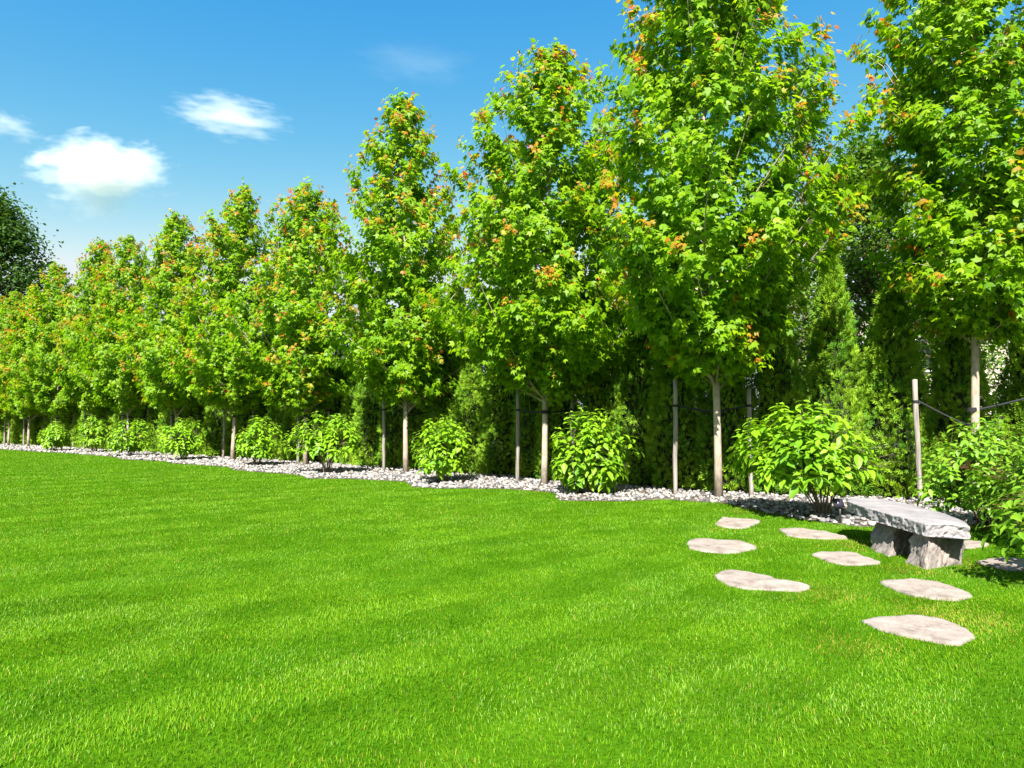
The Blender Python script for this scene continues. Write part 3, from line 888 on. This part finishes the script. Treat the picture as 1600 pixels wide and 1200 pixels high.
# ------------------------------------------------------------------ houses beyond the hedge
def poly_prism(poly, axis_len):
    """gable polygon (x,z) extruded along y"""
    n = len(poly); v = [(x, 0, z) for x, z in poly] + [(x, axis_len, z) for x, z in poly]
    f = [(0, i, i + 1) for i in range(1, n - 1)] + [(n, n + i + 1, n + i) for i in range(1, n - 1)]
    for i in range(n):
        k = (i + 1) % n
        f += [(i, k, n + k), (i, n + k, n + i)]
    return np.array(v, float), np.array(f)
def house(name, label, loc, rz, w, dpt, eave, ridge, wallm, wins):
    t = thing(name, label, 'house', loc, rz)
    s = Soup(); s.add(*poly_prism([(-w / 2, 0), (w / 2, 0), (w / 2, eave), (0, ridge - .12), (-w / 2, eave)], dpt)); link('wall', s.mesh('wall'), wallm, t)
    for sg in (-1, 1):
        s = Soup(); ov = .45; sl = (ridge - eave) / (w / 2)
        a = (sg * (w / 2 + ov), eave - ov * sl); b = (0, ridge)
        P_ = [a, b, (b[0], b[1] + .14), (a[0], a[1] + .14)]
        v, f = poly_prism(P_, dpt + .8); v[:, 1] -= .4
        s.add(v, f); link('roof', s.mesh('roof'), M['roof'], t)
    for (x, z, ww, hh) in wins:
        s = Soup()
        for (bx, bz, bw, bh) in ((x, z + hh / 2, ww + .16, .09), (x, z - hh / 2, ww + .16, .09), (x - ww / 2, z, .09, hh), (x + ww / 2, z, .09, hh), (x, z, .05, hh)):
            v, f = box(bw, .09, bh); s.add(v + [bx, -.03, bz], f)
        wf = link('window', s.mesh('window'), M['trim'], t)
        s = Soup(); v, f = box(ww, .02, hh); s.add(v + [x, -.012, z], f); link('pane', s.mesh('pane'), M['glass'], wf)
house('house', 'grey-roofed house glimpsed through leaves behind the third maple', (1.6, 33, 0), R(62), 8.5, 11, 3.6, 6.1, M['wall_cream'], [(-2.2, 2.2, 1.2, 1.4), (1.8, 2.2, 1.2, 1.4), (0, 4.6, .9, 1.0)])
house('house', 'cream house with grey roof glimpsed between the two rightmost maples', (17.5, 27, 0), R(-18), 10, 12, 5.0, 7.6, M['wall_cream'], [(-3.2, 4.1, 1.3, 1.4), (-.6, 4.1, 1.3, 1.4), (2.6, 4.1, 1.3, 1.4), (-2.5, 1.6, 1.5, 1.5), (2.2, 1.6, 1.5, 1.5)])
house('house', 'white house glimpsed beyond the hedge at the right edge', (22.5, 21, 0), R(-30), 8, 10, 4.6, 6.8, M['wall_white'], [(-2.2, 3.7, 1.2, 1.3), (1.6, 3.7, 1.2, 1.3), (-2.0, 1.5, 1.3, 1.4)])

# ------------------------------------------------------------------ pebbles of the bed
def ico(sub):
    ph = (1 + 5 ** .5) / 2
    v = [(-1, ph, 0), (1, ph, 0), (-1, -ph, 0), (1, -ph, 0), (0, -1, ph), (0, 1, ph), (0, -1, -ph), (0, 1, -ph), (ph, 0, -1), (ph, 0, 1), (-ph, 0, -1), (-ph, 0, 1)]
    f = [(0, 11, 5), (0, 5, 1), (0, 1, 7), (0, 7, 10), (0, 10, 11), (1, 5, 9), (5, 11, 4), (11, 10, 2), (10, 7, 6), (7, 1, 8), (3, 9, 4), (3, 4, 2), (3, 2, 6), (3, 6, 8), (3, 8, 9), (4, 9, 5), (2, 4, 11), (6, 2, 10), (8, 6, 7), (9, 8, 1)]
    v = [tuple(x) for x in norm(np.array(v, float))]
    for _ in range(sub):
        cache, nf = {}, []
        def mid(a, b):
            k = (min(a, b), max(a, b))
            if k not in cache:
                v.append(tuple(norm((np.array(v[a]) + np.array(v[b])) / 2))); cache[k] = len(v) - 1
            return cache[k]
        for a, b, c in f:
            x, y, z = mid(a, b), mid(b, c), mid(c, a)
            nf += [(a, x, z), (b, y, x), (c, z, y), (x, y, z)]
        f = nf
    return np.array(v), np.array(f)
I0, I1 = ico(0), ico(1)
rng = np.random.default_rng(9)
PEB = np.array([[.29, .28, .265], [.21, .207, .205], [.15, .148, .152], [.25, .222, .20], [.35, .335, .315], [.09, .09, .096], [.23, .20, .185]])
# sample the bed between its edge and the hedge
cand = []
ne = 52000
kk = rng.uniform(0, S_END - 8, ne); off = rng.uniform(-3.6, 2.0, ne)
P = row_s(kk, off)
keep = inside(P[:, 0], P[:, 1], bed_poly)
keep &= rng.random(ne) < np.clip((14 / np.maximum(P[:, 1], 1)) ** 1.6, .10, 1)
P = P[keep]
# extra stones to the bench side
d = np.maximum(P[:, 1], 6)
sz = rng.uniform(.024, .052, len(P)) * np.clip((d / 14) ** .55, .9, 1.9)
rank = np.argsort(-(sz / d) * (off[keep] < 0.9) * (P[:, 0] < .78 * P[:, 1]) * (P[:, 0] > -.76 * P[:, 1]))
# about the 300 that show largest are single pebbles
single = np.zeros(len(P), bool); single[rank[:300]] = True
var = []
for i in range(6):
    v = I1[0] * (1 + .14 * rng.normal(0, 1, (len(I1[0]), 1)) * .6) * np.array([1, rng.uniform(.65, .9), rng.uniform(.5, .7)])
    var.append(tri_mesh('pebble', v, I1[1], np.tile(PEB[i], (len(v), 1)), True)); var[-1].materials.append(M['pebble'])
for i in np.where(single)[0]:
    o = link('pebble', var[rng.integers(0, 6)], None, bed, (P[i, 0], P[i, 1], .012 + sz[i] * .35), rng.uniform(0, 6.28), sz[i])
    o.rotation_euler.x = rng.normal(0, .25)
rest = np.where(~single)[0]; n = len(rest)
nv = len(I0[0])
def many(idx, base):
    n = len(idx)
    sh = np.column_stack([np.ones(n), rng.uniform(.6, .95, n), rng.uniform(.5, .75, n)])
    loc = base[0][None] * sh[:, None] * (1 + .13 * rng.normal(0, 1, (n, len(base[0]), 1)))
    a = rng.uniform(0, 6.28, n); ca, sa = np.cos(a)[:, None], np.sin(a)[:, None]
    x = loc[..., 0] * ca - loc[..., 1] * sa; y = loc[..., 0] * sa + loc[..., 1] * ca
    q = np.stack([x, y, loc[..., 2]], -1) * sz[idx][:, None, None]
    q[..., 0] += P[idx, 0][:, None]; q[..., 1] += P[idx, 1][:, None]; q[..., 2] += (.008 + sz[idx] * rng.uniform(.1, .6, n))[:, None]
    f = base[1][None] + (np.arange(n) * len(base[0]))[:, None, None]
    c = np.repeat(PEB[rng.integers(0, len(PEB), n)] * rng.uniform(.85, 1.12, (n, 1)), len(base[0]), 0)
    return q.reshape(-1, 3), f.reshape(-1, 3), c
S_ = Soup()
vis = off[keep][rest] < .8
nearp = rest[(P[rest, 1] < 10.6) & (P[rest, 0] < 7.5) & vis]; farp = rest[(P[rest, 1] >= 10.6) | (P[rest, 0] >= 7.5) | ~vis]
if len(nearp): S_.add(*many(nearp, I1))
if len(farp): S_.add(*many(farp, I0))
pm = link('pebbles', S_.mesh('pebbles', True), M['pebble'], bed); pm['kind'] = 'stuff'
print('pebbles', len(P))

# ------------------------------------------------------------------ grass of the lawn
rng = np.random.default_rng(21)
Y0, Y1, YN, DENS = 2.2, 60.0, 5.0, 7000
U = 0.92
n_near = int(DENS * U * (YN ** 2 - Y0 ** 2)); n_far = int(DENS * 2 * U * YN ** 2 * math.log(Y1 / YN))
Yn = np.sqrt(rng.uniform(Y0 ** 2, YN ** 2, n_near)); Yf = YN * np.exp(rng.random(n_far) * math.log(Y1 / YN))
Y = np.concatenate([Yn, Yf]); X = rng.uniform(-U, U, len(Y)) * Y
keep = ~inside(X, Y, bed_poly)
for poly in stone_polys:
    c = poly.mean(0)
    bb = (np.abs(X - c[0]) < 1.0) & (np.abs(Y - c[1]) < 1.0) & keep
    ii = np.where(bb)[0]
    keep[ii[inside(X[ii], Y[ii], c + (poly - c) * (.94 + .05 * rng.random()))]] = False
# bench legs
for foot in ([(3.79, 6.33), (4.36, 6.62), (4.38, 6.86), (3.80, 6.70)], [(3.77, 6.94), (4.42, 7.30), (4.46, 7.64), (3.80, 7.40)]):
    keep &= ~inside(X, Y, foot)
X, Y = X[keep], Y[keep]; n = len(X)
near = Y < 5.4
lod = np.maximum(1, Y / YN)
hgt = rng.uniform(.014, .029, n) * (0.8 + .5 * vnoise(X, Y, .35, 3)) * np.minimum(1.35, lod ** .2)
wid = rng.uniform(.0023, .0040, n) * lod ** .95
# mowing bands run away to the upper right; blades lean with them
ba = R(40)
band_u = X * cos(ba) - Y * sin(ba) * 0 + 0
stripe = np.sin((Y * .74 - X * .67) * 2 * pi / 1.05 + 2.2 * (vnoise(X, Y, 2.6, 8) - .5)) * np.clip(vnoise(X, Y, 1.3, 12) * 2.4 - .5, 0, 1) * np.exp(-np.maximum(Y - 4, 0) / 5)
patch = vnoise(X, Y, 1.1, 1) * .6 + vnoise(X, Y, .38, 2) * .4
az = vnoise(X, Y, .5, 4) * 4 + rng.normal(0, 1.2, n) + np.where(stripe > 0, .8, .8 + pi)
lean = np.clip(rng.normal(.55, .25, n) + .15 * stripe, .05, 1.3)
ld = np.column_stack([np.cos(az), np.sin(az), np.zeros(n)])
wa = az + pi / 2 + rng.normal(0, .8, n)
wd = np.column_stack([np.cos(wa), np.sin(wa), np.zeros(n)])
base = np.column_stack([X, Y, np.zeros(n)])
tip = base + ld * (hgt * np.sin(lean))[:, None]; tip[:, 2] += hgt * np.cos(lean)
mid_ = base + ld * (hgt * .5 * np.sin(lean * .55))[:, None]; mid_[:, 2] += hgt * .58 * np.cos(lean * .5)
g = np.clip(.42 + .55 * (patch - .5) * .8 + rng.normal(0, .30, n) + .19 * stripe, 0, 1)[:, None]  # stripe term paints the bands' light and dark into the blade colour
cA, cB = np.array([.036, .150, .003]), np.array([.170, .310, .006])
C = cA * (1 - g) + cB * g
pale = rng.random(n) < (.05 + .16 * (vnoise(X, Y, .55, 14) > .62))  # scattered pale blades: glints of light on the grass, painted as blade colour
C[pale] = np.array([.22, .37, .06]) * rng.uniform(.75, 1.1, (pale.sum(), 1))
dry = rng.random(n) < (.012 + .04 * (vnoise(X, Y, 1.7, 9) > .72))
# thin, dry turf round some stones and the bed edge
for (px, py, r_) in ((1165, 800, .35), (1340, 853, .40), (1500, 965, .45), (1500, 880, .30), (1280, 925, .35), (1330, 1010, .25), (1420, 890, .3), (1180, 852, .18), (1120, 829, .2), (840, 770, .25), (620, 750, .3)):
    q = ground(px, py)
    dd = np.hypot(X - q[0], (Y - q[1])) / r_
    dry |= (rng.random(n) < .45 * np.exp(-dd ** 2 * 1.5))
C[dry] = np.array([.34, .28, .05]) * rng.uniform(.7, 1.15, (dry.sum(), 1))
N_ = np.where(near)[0]; Fa = np.where(~near)[0]
S_ = Soup()
w2 = wd * (wid / 2)[:, None]
v = np.stack([base[N_] - w2[N_], base[N_] + w2[N_], mid_[N_] - w2[N_] * .8, mid_[N_] + w2[N_] * .8, tip[N_]], 1).reshape(-1, 3)
f = np.array([(0, 1, 3), (0, 3, 2), (2, 3, 4)])[None] + (np.arange(len(N_)) * 5)[:, None, None]
cc = np.repeat(C[N_], 5, 0)
S_.add(v, f.reshape(-1, 3), cc)
v = np.stack([base[Fa] - w2[Fa], base[Fa] + w2[Fa], tip[Fa]], 1).reshape(-1, 3)
f = np.arange(len(Fa) * 3).reshape(-1, 3)
S_.add(v, f, np.repeat(C[Fa], 3, 0))
tag(link('lawn_grass', S_.mesh('lawn_grass'), M['grass']), 'short mown bright green grass blades covering the lawn', 'grass', kind='stuff')
print('blades', n, 'near', len(N_))

# ------------------------------------------------------------------ clouds
def mat_cloud(name, dens, scale, thr, seed, stretch=(1, 1, 1)):
    m = bpy.data.materials.new(name); m.use_nodes = True
    nt = m.node_tree; nt.nodes.clear()
    out = nt.nodes.new('ShaderNodeOutputMaterial'); vol = nt.nodes.new('ShaderNodeVolumePrincipled')
    vol.inputs['Color'].default_value = (.9, .9, .9, 1); vol.inputs['Anisotropy'].default_value = 0.0
    tc = nt.nodes.new('ShaderNodeTexCoord')
    ln = nt.nodes.new('ShaderNodeVectorMath'); ln.operation = 'LENGTH'
    nt.links.new(tc.outputs['Object'], ln.inputs[0])
    mp = nt.nodes.new('ShaderNodeMapping'); mp.inputs['Scale'].default_value = stretch; mp.inputs['Location'].default_value = (seed, seed * 2, 0)
    nt.links.new(tc.outputs['Object'], mp.inputs[0])
    nz = nt.nodes.new('ShaderNodeTexNoise'); nz.inputs['Scale'].default_value = scale; nz.inputs['Detail'].default_value = 7; nz.inputs['Roughness'].default_value = .62
    nt.links.new(mp.outputs[0], nz.inputs['Vector'])
    def math_(op, a, b):
        k = nt.nodes.new('ShaderNodeMath'); k.operation = op
        for i, x in enumerate((a, b)):
            if isinstance(x, (int, float)): k.inputs[i].default_value = x
            else: nt.links.new(x, k.inputs[i])
        return k.outputs[0]
    fall = math_('SUBTRACT', 1.0, ln.outputs['Value'])              # 1 at the centre, 0 on the hull
    val = math_('ADD', math_('MULTIPLY', fall, 1.0), math_('MULTIPLY', math_('SUBTRACT', nz.outputs[0], .5), 2.3))
    val = math_('MULTIPLY', math_('MAXIMUM', math_('SUBTRACT', val, thr), 0.0), dens)
    nt.links.new(val, vol.inputs['Density'])
    nt.links.new(vol.outputs[0], out.inputs['Volume'])
    return m
def cloud(cx, cy, w, h, dist, dens, scale, thr, seed, label, rot=0.0, stretch=(1, 1, 1)):
    v, f = ico(3)
    x = (cx - 800) / FPX * dist; z = CAM_H + (660 - cy) / FPX * dist
    o = link('cloud', tri_mesh('cloud', v, f), mat_cloud('cloud %d' % seed, dens, scale, thr, seed, stretch), loc=(x, dist, z))
    o.scale = (w / FPX * dist / 2, w / FPX * dist / 4, h / FPX * dist / 2)
    o.rotation_euler.y = rot
    tag(o, label, 'cloud', 'clouds in the blue sky')
cloud(146, 256, 280, 124, 900, .085, 2.2, .29, 3, 'big white puffy cloud low over the far end of the row', R(3))
cloud(140, 298, 170, 100, 920, .022, 2.0, .22, 7, 'faint ragged cloud hanging under the big white cloud')
cloud(345, 172, 220, 78, 950, .035, 2.2, .24, 13, 'thin feathery white cloud right of the big one', R(8), (1, 1, 1.6))
cloud(645, 82, 240, 70, 980, .0028, 2.4, .22, 29, 'faint high wisp near the top of the sky above the fourth maple', R(4), (1, 1, 1.4))
cloud(-5, 186, 130, 52, 950, .022, 2.0, .25, 19, 'wispy cloud cut by the left edge of the picture', R(14))
